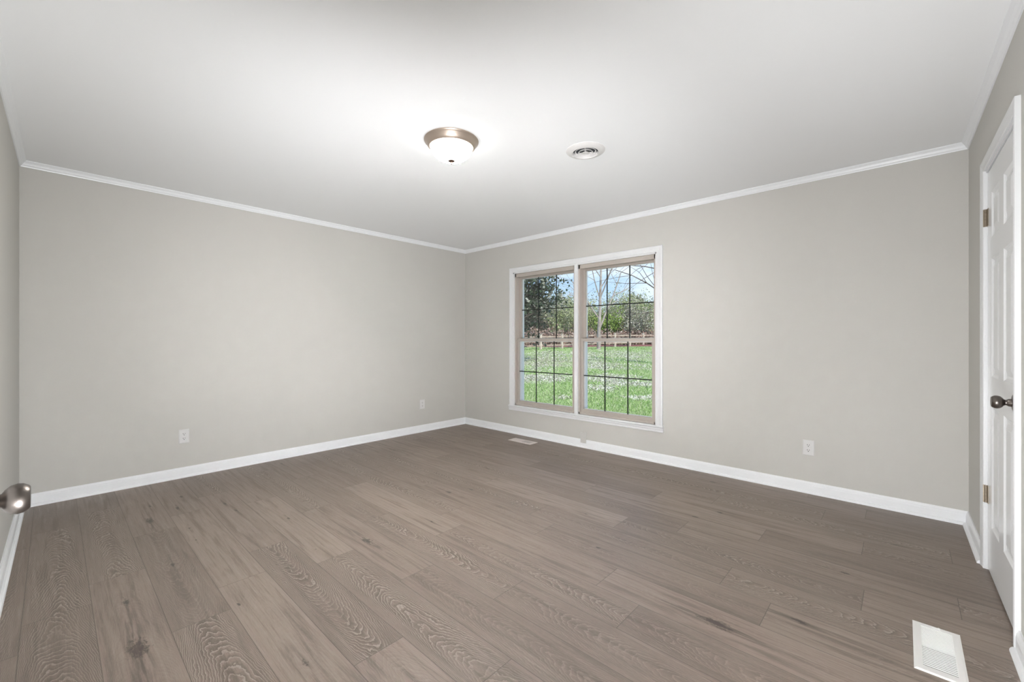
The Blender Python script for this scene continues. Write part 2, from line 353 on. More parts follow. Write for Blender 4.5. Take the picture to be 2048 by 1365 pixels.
# style by (row, number of the plank that contains x): x, cathedral, tone, warm, knottiness, knots [(x, y, size)]
STYLE = [
 (17, 1.3, 1.0, .42, .1, .1, []), (17, 2.4, .8, .35, .1, .3, []), (17, .3, .1, .35, 0, .2, []), (18, 1.6, .7, .40, .2, .3, []),
 (16, 1.2, 1.0, .50, .2, .1, []), (16, 2.2, .15, .62, .6, .5, [(1.97, None, .016), (2.38, None, .042)]), (16, .2, .15, .45, 0, .2, []),
 (15, .7, .1, .62, .2, .5, [(.93, None, .030), (.62, .7, .012)]), (15, 1.7, .30, .38, .1, .2, [(1.72, None, .012)]), (15, 2.8, 1.0, .50, .3, 0, []),
 (14, .5, .1, .55, .2, .7, [(.80, .3, .014), (.55, .6, .016)]), (14, 1.6, .05, .80, .4, .1, [(1.25, .25, .009), (1.47, .2, .006)]), (14, 2.7, .08, .82, .5, .1, [(2.92, .45, .013), (2.35, .15, .007)]),
 (13, 1.2, .1, .60, .5, .8, [(.95, .5, .013), (1.15, .6, .014)]), (13, 2.5, 1.0, .32, .3, .1, []), (13, 3.6, .2, .72, 1.0, .1, []),
 (12, 1.6, .08, .80, .4, .1, [(1.55, .55, .010), (2.1, .3, .006)]), (12, 2.9, 1.0, .40, .2, .2, []), (12, .5, .1, .6, .3, .5, []),
 (12, 4.0, .5, .45, .2, .3, []),
 (11, 2.1, .1, .62, .5, .9, [(2.22, .5, .030)]), (11, 3.3, .35, .40, .2, .2, []), (11, 1.0, .9, .5, .3, .1, []), (11, 4.3, .5, .35, .3, .4, []),
 (10, 2.5, 1.0, .45, .4, .1, []), (10, 1.4, .2, .42, .2, .5, []), (10, 3.8, .4, .42, .3, .3, []),
 (9, 1.9, .05, .80, .4, .1, [(2.28, .5, .010)]), (9, 3.0, .6, .55, .3, .1, []), (9, 4.2, .5, .30, .3, .4, []),
 (8, 1.6, .8, .48, .3, .1, []), (8, 2.8, .15, .65, .6, .3, []), (8, 3.9, .1, .70, .9, .8, [(3.95, .5, .034)]),
 (7, 2.3, .2, .50, .3, .7, [(1.95, .5, .020)]), (7, 3.4, .2, .50, .3, .3, [(3.25, .6, .01)]), (7, 4.5, .2, .72, .1, .3, [(4.2, .7, .018)]),
 (6, 3.2, .3, .45, .2, .2, []), (6, 4.3, .9, .50, .2, .2, []), (5, 2.6, .05, .85, .3, .05, [(2.95, .3, .009)]), (5, 3.8, .7, .35, .2, .4, []), (5, 4.6, .1, .7, .4, .2, []),
 (4, 2.8, .3, .38, .2, .4, []), (4, 4.1, .15, .60, .3, .2, [(4.3, .6, .014)]), (3, 3.3, .05, .72, .3, .1, [(3.5, .5, .012)]), (3, 4.3, .1, .40, .1, .3, []),
 (2, 3.8, .05, .74, .4, .1, [(3.6, .4, .013)]), (2, 4.6, .5, .45, .3, .4, []), (2, 2.5, .1, .35, .1, .4, [])]
def build_floor():
    verts, faces, A = [], [], {k: [] for k in ('plank_uv', 'plank_style', 'plank_tint', 'knot_a', 'knot_b', 'plank_len')}
    def quad(x0, x1, y0, y1, s0, ln, vbase, w, style):
        i = len(verts)
        verts.extend([(x0, y0, 0), (x1, y0, 0), (x1, y1, 0), (x0, y1, 0)]); faces.append((i, i+1, i+2, i+3))
        seed, cath, tone, warm, ks, kn = style
        for (x, y) in ((x0, y0), (x1, y0), (x1, y1), (x0, y1)):
            A['plank_uv'].append((x, y - vbase, w)); A['plank_style'].append((seed, cath, tone)); A['plank_tint'].append((warm, ks, 0))
            A['knot_a'].append(kn[0]); A['knot_b'].append(kn[1]); A['plank_len'].append((x - s0, ln, 0))
    rr = random.Random(11)
    X0, X1 = -0.02, LX + 0.10
    for j in range(-2, 19):
        ymid = -(0.429 + PW*j); ylo, yhi = ymid - PW/2, ymid + PW/2
        cy0, cy1 = max(ylo, -LY-T), min(yhi, 0.02)
        if cy1 <= cy0: continue
        x = ROW_X[j]
        while x > X0: x -= PL
        while x < X1:
            a, b_ = max(x, X0), min(x + PL, X1)
            if b_ > a:
                st = None
                for (r, xm, ca, to, wa, kk, kn) in STYLE:
                    if r == j and x <= xm < x + PL: st = (ca, to, wa, kk, kn)
                if st is None:
                    ca = rr.choice([.05, .1, .3, .8, .9]); to = rr.uniform(.32, .72)
                    kn = [(rr.uniform(x+.15, x+PL-.15), rr.uniform(.25, .75), rr.uniform(.006, .016))] if rr.random() < .5 else []
                    st = (ca, to, rr.uniform(0, .5), rr.uniform(0, .6), kn)
                kn = []
                for (kx, kv, s) in st[4]: kn.append((kx, (kv if kv else .5)*PW, s))
                while len(kn) < 2: kn.append((-50.0, 0.0, 0.0))
                quad(a, b_, cy0, cy1, x, PL, ylo, PW, (rr.random()*5 + j*.37, st[0], st[1], st[2], st[3], kn))
            x += PL
    me = bpy.data.meshes.new('floor'); me.from_pydata(verts, [], faces)
    for k, vals in A.items():
        at = me.attributes.new(k, 'FLOAT_VECTOR', 'CORNER')
        at.data.foreach_set('vector', np.array(vals, dtype=np.float32).ravel())
    me.materials.append(M['floor'])
    o = link(bpy.data.objects.new('floor', me)); tag(o, kind='structure')
    return o
build_floor()
shell('floor_slab', [((-T, -LY-T, -0.14), (LX+T, T, -0.012))], M['duct'])

# crown
cp = [(0, 0), (0.006, 0), (0.008, 0.006), (0.014, 0.012), (0.020, 0.024), (0.027, 0.032), (0.032, 0.037), (0.032, 0.043), (0, 0.043)]
zc = HZ - 0.043
def run(name, p0, p1, n, prof, m0, m1):
    bm = bmesh.new(); add_profile(bm, p0, p1, n, (0, 0, 1), prof, m0, m1)
    return tag(obj(name, bm, M['base']), kind='structure')
run('trim_1', (0, 0, zc), (LX, 0, zc), (0, -1, 0), cp, 1, 1)
run('trim_2', (0, -LY, zc), (0, 0, zc), (1, 0, 0), cp, 1, 1)
run('trim_3', (0, -LY, zc), (LX, -LY, zc), (0, 1, 0), cp, 1, 1)
run('trim_4', (LX, -LY, zc), (LX, 0, zc), (-1, 0, 0), cp, 1, 1)
# baseboards
bp_ = [(0, 0), (0.029, 0), (0.0285, 0.006), (0.026, 0.012), (0.021, 0.017), (0.014, 0.019), (0.014, 0.060), (0.012, 0.066), (0.0125, 0.070), (0.008, 0.080), (0.006, 0.086), (0, 0.086)]
run('baseboard_window', (0, 0, 0), (LX, 0, 0), (0, -1, 0), bp_, 1, 1)
run('baseboard_far', (0, -LY, 0), (0, 0, 0), (1, 0, 0), bp_, 1, 1)
run('baseboard_left', (0, -LY, 0), (EX0-0.06, -LY, 0), (0, 1, 0), bp_, 1, 0)
run('baseboard_right', (LX, DY0+0.052, 0), (LX, 0, 0), (-1, 0, 0), bp_, 0, 1)
bm = bmesh.new(); add_profile(bm, (LX, -LY, 0), (LX, DY1-0.050, 0), (-1, 0, 0), (0, 0, 1), bp_, 1, 0)
o = tag(obj('baseboard_right_near', bm, M['base']), kind='structure')

# ------------------------------------------------------------------ casings
cas = [(0, 0), (0, 0.010), (0.005, 0.013), (0.010, 0.0115), (0.030, 0.0135), (0.044, 0.017), (0.054, 0.018), (0.060, 0.016), (0.060, 0)]
def casing_frame(name, x0, x1, z0, z1, n, along, base, bottom=False, prof=cas):
    """door or window casing in the plane through base, along = horizontal unit vector"""
    bm = bmesh.new(); A = Vector(along); B = Vector(base); U = Vector((0, 0, 1))
    P = lambda a, z: B + A*a + U*z
    add_mprofile(bm, P(x0, z0), P(x0, z1), n, -A, prof, 0, 1)
    add_mprofile(bm, P(x1, z0), P(x1, z1), n, A, prof, 0, 1)
    add_mprofile(bm, P(x0, z1), P(x1, z1), n, U, prof, 1, 1)
    return bm
# window casing and stool
bm = casing_frame('trim_5', OX0, OX1, OZ0, OZ1, (0, -1, 0), (1, 0, 0), (0, 0, 0))
tag(obj('trim_5', bm, M['trim']), kind='structure')
bm = bmesh.new()                        # jamb extension + centre mullion
add_box(bm, (OX0, -0.006, OZ0), (OX0+0.012, 0.03, OZ1)); add_box(bm, (OX1-0.012, -0.006, OZ0), (OX1, 0.03, OZ1))
add_box(bm, (OX0, -0.006, OZ1-0.012), (OX1, 0.03, OZ1))
XM = 1.856
add_box(bm, (XM-0.021, -0.008, OZ0), (XM+0.021, 0.14, OZ1), 0, 0.002)
tag(obj('trim_6', bm, M['trim']), kind='structure')
bm = bmesh.new()
add_profile(bm, (OX0-0.068, 0, OZ0-0.064), (OX1+0.068, 0, OZ0-0.064), (0, -1, 0), (0, 0, 1),
            [(0, 0), (0.010, 0), (0.014, 0.006), (0.013, 0.020), (0.018, 0.032), (0.018, 0.044), (0.024, 0.048), (0.028, 0.054), (0.028, 0.061), (0.024, 0.066), (-0.03, 0.066), (-0.03, 0.03), (0, 0.03)])
tag(obj('trim_7', bm, M['trim']), kind='structure')

# ------------------------------------------------------------------ windows
def window(name, x0, x1):
    z0, z1 = OZ0+0.004, OZ1-0.012
    r = empty(name, ((x0+x1)/2, 0.0, z0)); tag(r, kind='structure')
    ox, oz = (x0+x1)/2, z0
    def P(bm, lo, hi, mi=0, bev=0.0015): add_box(bm, (lo[0]-ox, lo[1], lo[2]-oz), (hi[0]-ox, hi[1], hi[2]-oz), mi, bev)
    fr = 0.020
    bm = bmesh.new()                     # frame with inner track (taupe) and outer track (white)
    P(bm, (x0, 0.012, z0), (x0+fr, 0.070, z1)); P(bm, (x1-fr, 0.012, z0), (x1, 0.070, z1))
    P(bm, (x0, 0.012, z1-0.045), (x1, 0.070, z1)); P(bm, (x0, 0.012, z0), (x1, 0.075, z0+0.020))
    P(bm, (x0, 0.022, z0), (x1, 0.075, z0+0.025))
    P(bm, (x0+fr, 0.066, z0), (x0+fr+0.006, 0.074, z1)); P(bm, (x1-fr-0.006, 0.066, z0), (x1-fr, 0.074, z1))
    obj('frame', bm, M['taupe'], r)
    bm = bmesh.new()
    P(bm, (x0, 0.070, z0), (x0+fr+0.004, T+0.012, z1)); P(bm, (x1-fr-0.004, 0.070, z0), (x1, T+0.012, z1))
    P(bm, (x0, 0.112, z1-0.03), (x1, T+0.012, z1)); P(bm, (x0, 0.075, z0), (x1, T+0.03, z0+0.026))
    P(bm, (x0+fr, 0.108, z0), (x0+fr+0.016, 0.118, z1)); P(bm, (x1-fr-0.016, 0.108, z0), (x1-fr, 0.118, z1))
    obj('outer_frame', bm, M['white_vinyl'], r, label='white outer frame seen through the glass')
    zm = 1.172
    def sash(nm, y0, y1, za, zb, stile, rb, rt, mbar):
        a, b = x0+fr+0.002, x1-fr-0.002
        bm = bmesh.new()
        P(bm, (a, y0, za), (a+stile, y1, zb)); P(bm, (b-stile, y0, za), (b, y1, zb))
        P(bm, (a+stile, y0+0.001, za), (b-stile, y1, za+rb)); P(bm, (a+stile, y0+0.001, zb-rt), (b-stile, y1, zb))
        s = obj(nm, bm, M['taupe'], r)
        ga, gb, gz0, gz1 = a+stile, b-stile, za+rb, zb-rt
        ym = (y0+y1)/2
        bm = bmesh.new(); P(bm, (ga-0.004, ym+0.004, gz0-0.004), (gb+0.004, ym+0.007, gz1+0.004), 0, 0)
        obj('glass_pane', bm, M['glass'], s)
        bm = bmesh.new(); h = 0.0055
        for k in (1, 2):
            xx = ga + (gb-ga)*k/3; P(bm, (xx-h, ym-0.004, gz0), (xx+h, ym+0.002, gz1), 0, 0)
        zz = (gz0+gz1)/2 + mbar
        P(bm, (ga, ym-0.0045, zz-h), (gb, ym+0.0015, zz+h), 0, 0)
        obj('muntin_grid', bm, M['muntin'], s, label='thin black grille bars')
        # white glazing bead on the hidden side of the sash
        bm = bmesh.new(); w = 0.006
        P(bm, (ga, ym+0.008, gz0), (ga+w, y1-0.002, gz1)); P(bm, (gb-w, ym+0.008, gz0), (gb, y1-0.002, gz1))
        P(bm, (ga, ym+0.008, gz0), (gb, y1-0.002, gz0+w)); P(bm, (ga, ym+0.008, gz1-w), (gb, y1-0.002, gz1))
        obj('glazing_bead', bm, M['white_vinyl'], s)
        return s
    sash('upper_sash', 0.076, 0.106, zm-0.020, z1-0.026, 0.029, 0.036, 0.036, -0.018)
    ls = sash('lower_sash', 0.030, 0.064, z0+0.024, zm+0.016, 0.027, 0.032, 0.034, -0.004)
    bm = bmesh.new(); lx = x0 + (x1-x0)*0.28
    P(bm, (lx-0.028, 0.032, zm+0.016), (lx+0.028, 0.060, zm+0.021), 0, 0.001); P(bm, (lx-0.010, 0.030, zm+0.021), (lx+0.022, 0.052, zm+0.030), 0, 0.002)
    obj('sash_lock', bm, M['taupe'], r)
    return r
window('window_1', OX0+0.012, XM-0.021)
window('window_2', XM+0.021, OX1-0.012)

# ------------------------------------------------------------------ doors
def add_panel_face(bm, L, H, panels, axis_x, face, inward):
    """front of a panelled door in local coords (a along width, z up): grid with recessed, raised-field panels.
       axis_x: function (a, z, depth) -> vector"""
    xs = sorted({0, L, *[p[0] for p in panels], *[p[1] for p in panels]})
    zs = sorted({0, H, *[p[2] for p in panels], *[p[3] for p in panels]})
    def inside(a, z): return any(p[0] < a < p[1] and p[2] < z < p[3] for p in panels)
    for i in range(len(xs)-1):
        for k in range(len(zs)-1):
            a0, a1, z0, z1 = xs[i], xs[i+1], zs[k], zs[k+1]
            if inside((a0+a1)/2, (z0+z1)/2): continue
            bm.faces.new([bm.verts.new(axis_x(*q)) for q in ((a0, z0, 0), (a1, z0, 0), (a1, z1, 0), (a0, z1, 0))])
    for (a0, a1, z0, z1) in panels:
        steps = [(0, 0), (0.006, 0.005), (0.014, 0.0085), (0.024, 0.0085), (0.050, 0.0015), (0.055, 0.001)]
        prev = None
        for ins, dep in steps:
            ring = [bm.verts.new(axis_x(*q)) for q in ((a0+ins, z0+ins, dep), (a1-ins, z0+ins, dep), (a1-ins, z1-ins, dep), (a0+ins, z1-ins, dep))]
            if prev:
                for i in range(4): bm.faces.new((prev[i], prev[(i+1) % 4], ring[(i+1) % 4], ring[i]))
            prev = ring
        bm.faces.new(prev)
def six_panels(L, H):
    st, mid = 0.115, 0.105; c = L/2
    cols = [(st, c-mid/2), (c+mid/2, L-st)]; rows = [(0.235, 0.83), (0.98, 1.56), (1.665, 1.885)]
    return [(a, b, z0, z1) for a, b in cols for z0, z1 in rows]
def knob_bm(flat=1.0):
    """door knob on its axis (+z points out of the door)"""
    bm = bmesh.new(); k = flat
    ball = [(0.0115, 0.026), (0.0135, 0.030), (0.019, 0.0335), (0.0245, 0.040), (0.0265, 0.048), (0.0255, 0.055), (0.021, 0.0615), (0.0185, 0.0635), (0.0165, 0.0632), (0.0, 0.0622)]
    add_lathe(bm, ball, 40); return bm
def stem_bm():
    bm = bmesh.new(); add_lathe(bm, [(0.018, 0.006), (0.0155, 0.010), (0.0145, 0.018), (0.012, 0.021), (0.0105, 0.024), (0.0110, 0.028)], 32); return bm
def rose_bm():
    bm = bmesh.new(); add_lathe(bm, [(0.0, 0.0), (0.033, 0.0), (0.033, 0.003), (0.031, 0.006), (0.024, 0.008), (0.019, 0.009), (0.0, 0.009)], 40); return bm
def knob(parent, loc, rot):
    k = empty('door_knob', loc, rot, parent)
    obj('rose', rose_bm(), M['nickel'], k, True); obj('stem', stem_bm(), M['nickel'], k, True)
    obj('knob_ball', knob_bm(), M['nickel'], k, True)
    return k
def door_slab(name, L, H, th, loc, rotz, both=False):
    r = empty(name, loc, (0, 0, rotz)); tag(r, kind='structure')
    bm = bmesh.new()
    P = six_panels(L, H)
    add_panel_face(bm, L, H, P, lambda a, z, d: Vector((a, d, z)), 0, 1)           # front faces -y (local)
    add_panel_face(bm, L, H, P, lambda a, z, d: Vector((L-a, th-d, z)), 0, 1)
    for q in (((0,0,0),(0,th,0),(0,th,H),(0,0,H)), ((L,0,0),(L,0,H),(L,th,H),(L,th,0)), ((0,0,0),(L,0,0),(L,th,0),(0,th,0)), ((0,0,H),(0,th,H),(L,th,H),(L,0,H))):
        bm.faces.new([bm.verts.new(p) for p in q])
    bmesh.ops.remove_doubles(bm, verts=bm.verts[:], dist=1e-5)
    obj('door_leaf', bm, M['door'], r)
    return r
# closet door in the right wall; local +x runs from the far hinge side towards the camera (-y world)
DL = 0.732
cd = door_slab('door_1', DL, 2.009, 0.035, (LX+0.004, DY0-0.004, 0.012), -PI/2)
# local (x along -Y world, y -> +X world): the front (-y local) faces the room
KZ = 0.922 - 0.012
kn = knob(cd, (DL-0.078, 0.0, KZ), (PI/2, 0, 0))
for zz in (1.795, 0.385):
    h = empty('hinge', (0.0, 0.0, zz-0.012), (0, 0, 0), cd)
    bm = bmesh.new()
    for i in range(5):
        a = -0.044 + i*0.0178
        add_lathe(bm, [(0.0, a), (0.0058, a), (0.0058, a+0.0166), (0.0, a+0.0166)], 16, Matrix.Translation((-0.002, -0.006, 0)))
    obj('knuckle', bm, M['hinge'], h, True)
    bm = bmesh.new(); add_box(bm, (-0.001, -0.0025, -0.044), (0.028, 0.000, 0.045), 0, 0.0008); obj('hinge_leaf', bm, M['hinge'], h)
    bm = bmesh.new(); add_box(bm, (-0.016, -0.016, -0.044), (-0.003, -0.0012, 0.045), 0, 0.0008); obj('hinge_leaf', bm, M['hinge'], h)
bm = bmesh.new()       # jambs
add_box(bm, (LX-0.002, DY0-0.002, 0), (LX+0.12, DY0+0.0, DZ)); add_box(bm, (LX-0.002, DY1, 0), (LX+0.10, DY1+0.002, DZ))
add_box(bm, (LX-0.002, DY1, DZ-0.010), (LX+0.10, DY0, DZ)); add_box(bm, (LX+0.042, DY1+0.002, 0), (LX+0.052, DY1+0.012, DZ-0.01)); add_box(bm, (LX+0.042, DY0-0.012, 0), (LX+0.052, DY0-0.002, DZ-0.01))
tag(obj('trim_8', bm, M['trim']), kind='structure')
bm = casing_frame('trim_9', DY1, DY0, 0.0, DZ, (-1, 0, 0), (0, 1, 0), (LX, 0, 0), prof=[(a*0.86, b) for a, b in cas])
tag(obj('trim_9', bm, M['trim']), kind='structure')

# neither side wall is quite square to the window wall
def turn(names, px, py, a):
    Rm = Matrix.Translation((px, py, 0)) @ Matrix.Rotation(a, 4, 'Z') @ Matrix.Translation((-px, -py, 0))
    for n in names:
        o = bpy.data.objects[n]; o.matrix_world = Rm @ Matrix.LocRotScale(o.location, o.rotation_euler, o.scale)
turn(['wall_right', 'trim_4', 'baseboard_right', 'baseboard_right_near', 'trim_8', 'trim_9', 'door_1'], LX, 0, math.radians(0.7))
turn(['wall_left', 'trim_3', 'baseboard_left'], 0, -LY, math.radians(-0.7))

# entry door, swung open flat beside the left wall (its leaf lies outside the frame; its knob shows)
ED = 0.757
ed = door_slab('door_2', ED, 2.020, 0.033, (EX0+0.012, -4.020, 0.012), PI)
# local x runs towards -X world, local -y faces the room (+Y world)
knob(ed, (ED-0.072, 0.0, 0.890-0.012), (PI/2, 0, 0))
knob_back = None

# ------------------------------------------------------------------ outlets
def outlet(loc, rotz, label, m_plate, thick=0.005, group='wall outlets'):
    r = empty('electrical_outlet', loc, (0, 0, rotz)); tag(r, label, 'outlet', group)      # local -y faces the room
    bm = bmesh.new(); w, h = 0.036, 0.058
    prof = [(0, 0), (0.0, thick*0.5), (0.004, thick)]
    ring0 = [bm.verts.new((x, 0, z)) for x, z in ((-w, -h), (w, -h), (w, h), (-w, h))]
    ring1 = [bm.verts.new((x, -thick*0.45, z)) for x, z in ((-w, -h), (w, -h), (w, h), (-w, h))]
    ring2 = [bm.verts.new((x, -thick, z)) for x, z in ((-w+.004, -h+.004), (w-.004, -h+.004), (w-.004, h-.004), (-w+.004, h-.004))]
    for a, b in ((ring0, ring1), (ring1, ring2)):
        for i in range(4): bm.faces.new((a[i], a[(i+1) % 4], b[(i+1) % 4], b[i]))
    bm.faces.new(ring2)
    obj('cover_plate', bm, m_plate, r)
    for s in (-1, 1):
        bm = bmesh.new(); n = 24; z0 = s*0.0195
        ring = []
        for i in range(n):
            a = 2*PI*i/n; x = 0.0172*math.cos(a); z = 0.0172*math.sin(a); z = max(-0.0135, min(0.0135, z)); ring.append((x, z+z0))
        A = [bm.verts.new((x, -thick+0.0005, z)) for x, z in ring]; B = [bm.verts.new((x, -thick-0.0018, z)) for x, z in ring]
        for i in range(n): bm.faces.new((A[i], A[(i+1) % n], B[(i+1) % n], B[i]))
        bm.faces.new(B)
        rc = obj('receptacle', bm, m_plate, r)
        bm = bmesh.new(); y0, y1 = -thick-0.0022, -thick-0.0012
        add_box(bm, (-0.0078, y0, z0-0.001), (-0.0050, y1, z0+0.0080)); add_box(bm, (0.0050, y0, z0), (0.0078, y1, z0+0.0075))
        add_lathe(bm, [(0, 0), (0.0030, 0), (0.0030, 0.001), (0, 0.001)], 12, Matrix.Translation((0, y1, z0-0.0072)) @ Matrix.Rotation(PI/2, 4, 'X'))
        obj('slots', bm, M['slot'] if m_plate is M['plate'] else M['painted_plate'], rc)
    bm = bmesh.new(); add_lathe(bm, [(0, 0), (0.0032, 0), (0.0028, 0.0012), (0, 0.0014)], 14, Matrix.Translation((0, -thick, 0)) @ Matrix.Rotation(PI/2, 4, 'X'))
    obj('screw', bm, m_plate, r)
    return r
outlet((0.0, -3.168, 0.349), PI/2, 'white duplex outlet on the left wall, nearest the open door knob', M['plate'], 0.006)
outlet((0.0, -0.727, 0.349), PI/2, 'white duplex outlet on the left wall close to the far corner', M['plate'], 0.006)
outlet((3.982, 0.0, 0.345), 0, 'white duplex outlet on the bare wall right of the window', M['plate'], 0.006)
outlet((1.958, -0.013, 0.108), 0, 'small outlet painted wall colour, overlapping the baseboard under the window', M['painted_plate'], 0.007)

# ------------------------------------------------------------------ floor registers
def register(loc, w, l, rotz, label, m, far=False):
    r = empty('floor_register', loc, (0, 0, rotz)); tag(r, label, 'floor vent', 'floor registers')
    W, L = w/2, l/2; b = 0.024
    bm = bmesh.new(); t = 0.005
    iw, il = W-b, L-b-0.006
    def ring(x, y, z): return [bm.verts.new(p) for p in ((-x, -y, z), (x, -y, z), (x, y, z), (-x, y, z))]
    R = [ring(W, L, 0.0005), ring(W, L, 0.002), ring(W-0.007, L-0.007, t), ring(iw, il, t), ring(iw, il, 0.0)]
    for a, c in zip(R, R[1:]):
        for i in range(4): bm.faces.new((a[i], a[(i+1) % 4], c[(i+1) % 4], c[i]))
    obj('frame', bm, m, r)
    bm = bmesh.new(); add_box(bm, (-iw, -il, 0.0004), (iw, il, 0.0010)); obj('duct_opening', bm, M['duct'], r, label='dark duct opening')
    bm = bmesh.new(); add_box(bm, (-iw, 0.002, 0.0016), (iw, il, 0.0022)); obj('damper', bm, M['damper'] if not far else m, r, label='closed half of the damper')
    bm = bmesh.new(); n = 26 if not far else 20; p = 2*il/n
    for k in range(n):
        y = -il + p*(k+0.5)
        add_profile(bm, (-iw, y, 0.0024), (iw, y, 0.0024), (0, 1, 0), (0, 0, 1), [(-0.27*p, 0), (0.20*p, 0), (0.27*p, 0.0012), (-0.22*p, 0.0012)])
    obj('louver_grille', bm, m, r)
    bm = bmesh.new(); add_box(bm, (-0.010, L-0.017, t), (0.012, L-0.013, t+0.0012)); add_box(bm, (0.006, L-0.019, t), (0.012, L-0.011, t+0.004)); obj('damper_lever', bm, m, r)
    return r
register((4.612, -1.668, 0), 0.137, 0.350, 0, 'white louvred floor register beside the closet door', M['register'])
register((1.288, -0.250, 0), 0.137, 0.340, PI/2, 'small pale floor register below the window', M['register_far'], True)

# ------------------------------------------------------------------ ceiling vent
cv = empty('ceiling_vent', (2.975, -1.545, HZ)); tag(cv, 'round white air vent on the ceiling to the right of the lamp', 'air vent')
bm = bmesh.new(); add_lathe(bm, [(0.127, 0), (0.127, -0.004), (0.120, -0.009), (0.098, -0.017), (0.086, -0.019), (0.083, -0.016), (0.081, 0.0)], 64)
obj('outer_ring', bm, M['vent'], cv, True)
bm = bmesh.new(); add_lathe(bm, [(0.0, -0.0008), (0.082, -0.0008)], 48); obj('duct_opening', bm, M['duct'], cv, label='dark duct opening')
for r0, z0 in ((0.066, -0.013), (0.045, -0.017)):
    bm = bmesh.new(); add_lathe(bm, [(r0-0.003, -0.006), (r0, z0+0.006), (r0+0.005, z0), (r0+0.0035, z0-0.0018), (r0-0.0015, z0+0.003), (r0-0.0045, -0.006)], 56)
    obj('cone_ring', bm, M['vent'], cv, True)
bm = bmesh.new(); add_lathe(bm, [(0.010, -0.003), (0.014, -0.010), (0.026, -0.020), (0.025, -0.022), (0.014, -0.022), (0.011, -0.020), (0.0, -0.0195)], 40)
obj('centre_cone', bm, M['vent'], cv, True)
bm = bmesh.new()
for k in range(3):
    a = 2*PI*k/3 + 1.05; R_ = Matrix.Rotation(a, 4, 'Z')
    b2 = bmesh.new(); add_box(b2, (0.015, -0.0016, -0.016), (0.083, 0.0016, -0.006)); b2.transform(R_)
    me = bpy.data.meshes.new('x'); b2.to_mesh(me); b2.free(); bm.from_mesh(me); bpy.data.meshes.remove(me)
obj('spoke', bm, M['vent'], cv)

# ------------------------------------------------------------------ ceiling lamp
cl = empty('ceiling_light', (2.432, -2.232, HZ)); tag(cl, 'lit flush ceiling lamp with bronze pan and frosted glass bowl', 'ceiling lamp')
bm = bmesh.new(); add_lathe(bm, [(0.0, 0), (0.168, 0), (0.170, -0.004), (0.167, -0.010), (0.163, -0.012), (0.160, -0.018), (0.156, -0.021), (0.150, -0.033), (0.142, -0.043), (0.137, -0.046), (0.132, -0.045), (0.130, -0.036), (0.0, -0.034)], 72)
obj('lamp_pan', bm, M['pan'], cl, True, 'brushed bronze metal pan')
bm = bmesh.new(); pr = []
for i in range(15):
    a = PI/2*i/14; pr.append((0.131*math.cos(a)**0.92 if i < 14 else 0.0, -0.042 - 0.086*math.sin(a)))
add_lathe(bm, pr, 64); obj('glass_bowl', bm, M['dome'], cl, True, 'glowing frosted glass bowl')
bm = bmesh.new(); add_lathe(bm, [(0.0, -0.124), (0.020, -0.126), (0.021, -0.129), (0.016, -0.132), (0.006, -0.134), (0.0035, -0.139), (0.005, -0.142), (0.0045, -0.146), (0.0, -0.148)], 32)
obj('finial', bm, M['finial'], cl, True, 'small bronze finial')

# ================================================================== outdoors
def at(px, d, z=0.0):
    r = (px-1024)/848*d
    return Vector((CAMX, CAMY, 0)) + FW*d + RT*r + Vector((0, 0, z))
def gz(d):
    if d < 30: return -0.42 + (d-5)*0.0382 if d > 5 else -0.42
    return 0.535 + (d-30)*0.014
def depth_of(x, y): return (x-CAMX)*FW.x + (y-CAMY)*FW.y

def ground_mat():
    m = bpy.data.materials.new('lawn_soil'); m.use_nodes = True; g = NT(m); b = g.N['Principled BSDF']
    tc = g.N.new('ShaderNodeTexCoord').outputs['Object']
    n1 = g.noise(tc, 0.55, 4, 0.6); n2 = g.noise(tc, 9.0, 4, 0.7); n3 = g.noise(tc, 45.0, 3, 0.7)
    c = g.mix(g.ramp(n2, 0.35, 0.65), (0.12, 0.20, 0.045, 1), (0.24, 0.34, 0.09, 1))
    c = g.mix(g.m('MULTIPLY', g.ramp(g.m('ADD', n1, g.m('MULTIPLY', g.m('SUBTRACT', n2, 0.5), 0.25)), 0.50, 0.60), 0.85), c, (0.46, 0.42, 0.34, 1))
    c = g.mix(g.m('MULTIPLY', g.ramp(n3, 0.5, 0.75), 0.5), c, (0.40, 0.40, 0.25, 1))
    g.L.new(c, b.inputs['Base Color']); b.inputs['Roughness'].default_value = 0.95; b.inputs['Specular IOR Level'].default_value = 0.1
    bp = g.N.new('ShaderNodeBump'); bp.inputs['Strength'].default_value = 0.8; bp.inputs['Distance'].default_value = 0.05
    g.L.new(n3, bp.inputs['Height']); g.L.new(bp.outputs[0], b.inputs['Normal'])
    return m
def build_ground():
    bm = bmesh.new(); ds = [3.6, 5, 6.5, 8, 10, 12, 15, 18, 22, 26, 30, 36, 45, 60, 90, 160]
    # grid in world axes: y rows outward from the house
    xs = [-90, -50, -30, -18, -10, -5, 0, 5, 10, 16, 24, 40]; ys = [T, 1, 3, 6, 9, 13, 18, 24, 32, 42, 60, 100]
    V = [[bm.verts.new((x, y, gz(min(max(depth_of(x, y), 5), 90)))) for x in xs] for y in ys]
    for i in range(len(ys)-1):
        for k in range(len(xs)-1): bm.faces.new((V[i][k], V[i][k+1], V[i+1][k+1], V[i+1][k]))
    o = obj('ground', bm, ground_mat(), None, True); return tag(o, kind='structure')
ground = build_ground()
from mathutils.bvhtree import BVHTree
_bv = bpy.data.meshes['ground']
bvh = BVHTree.FromPolygons([v.co[:] for v in _bv.vertices], [p.vertices[:] for p in _bv.polygons])
def gh(x, y):
    h = bvh.ray_cast(Vector((x, y, 50)), Vector((0, 0, -1)))
    return h[0].z if h[0] else 0.0

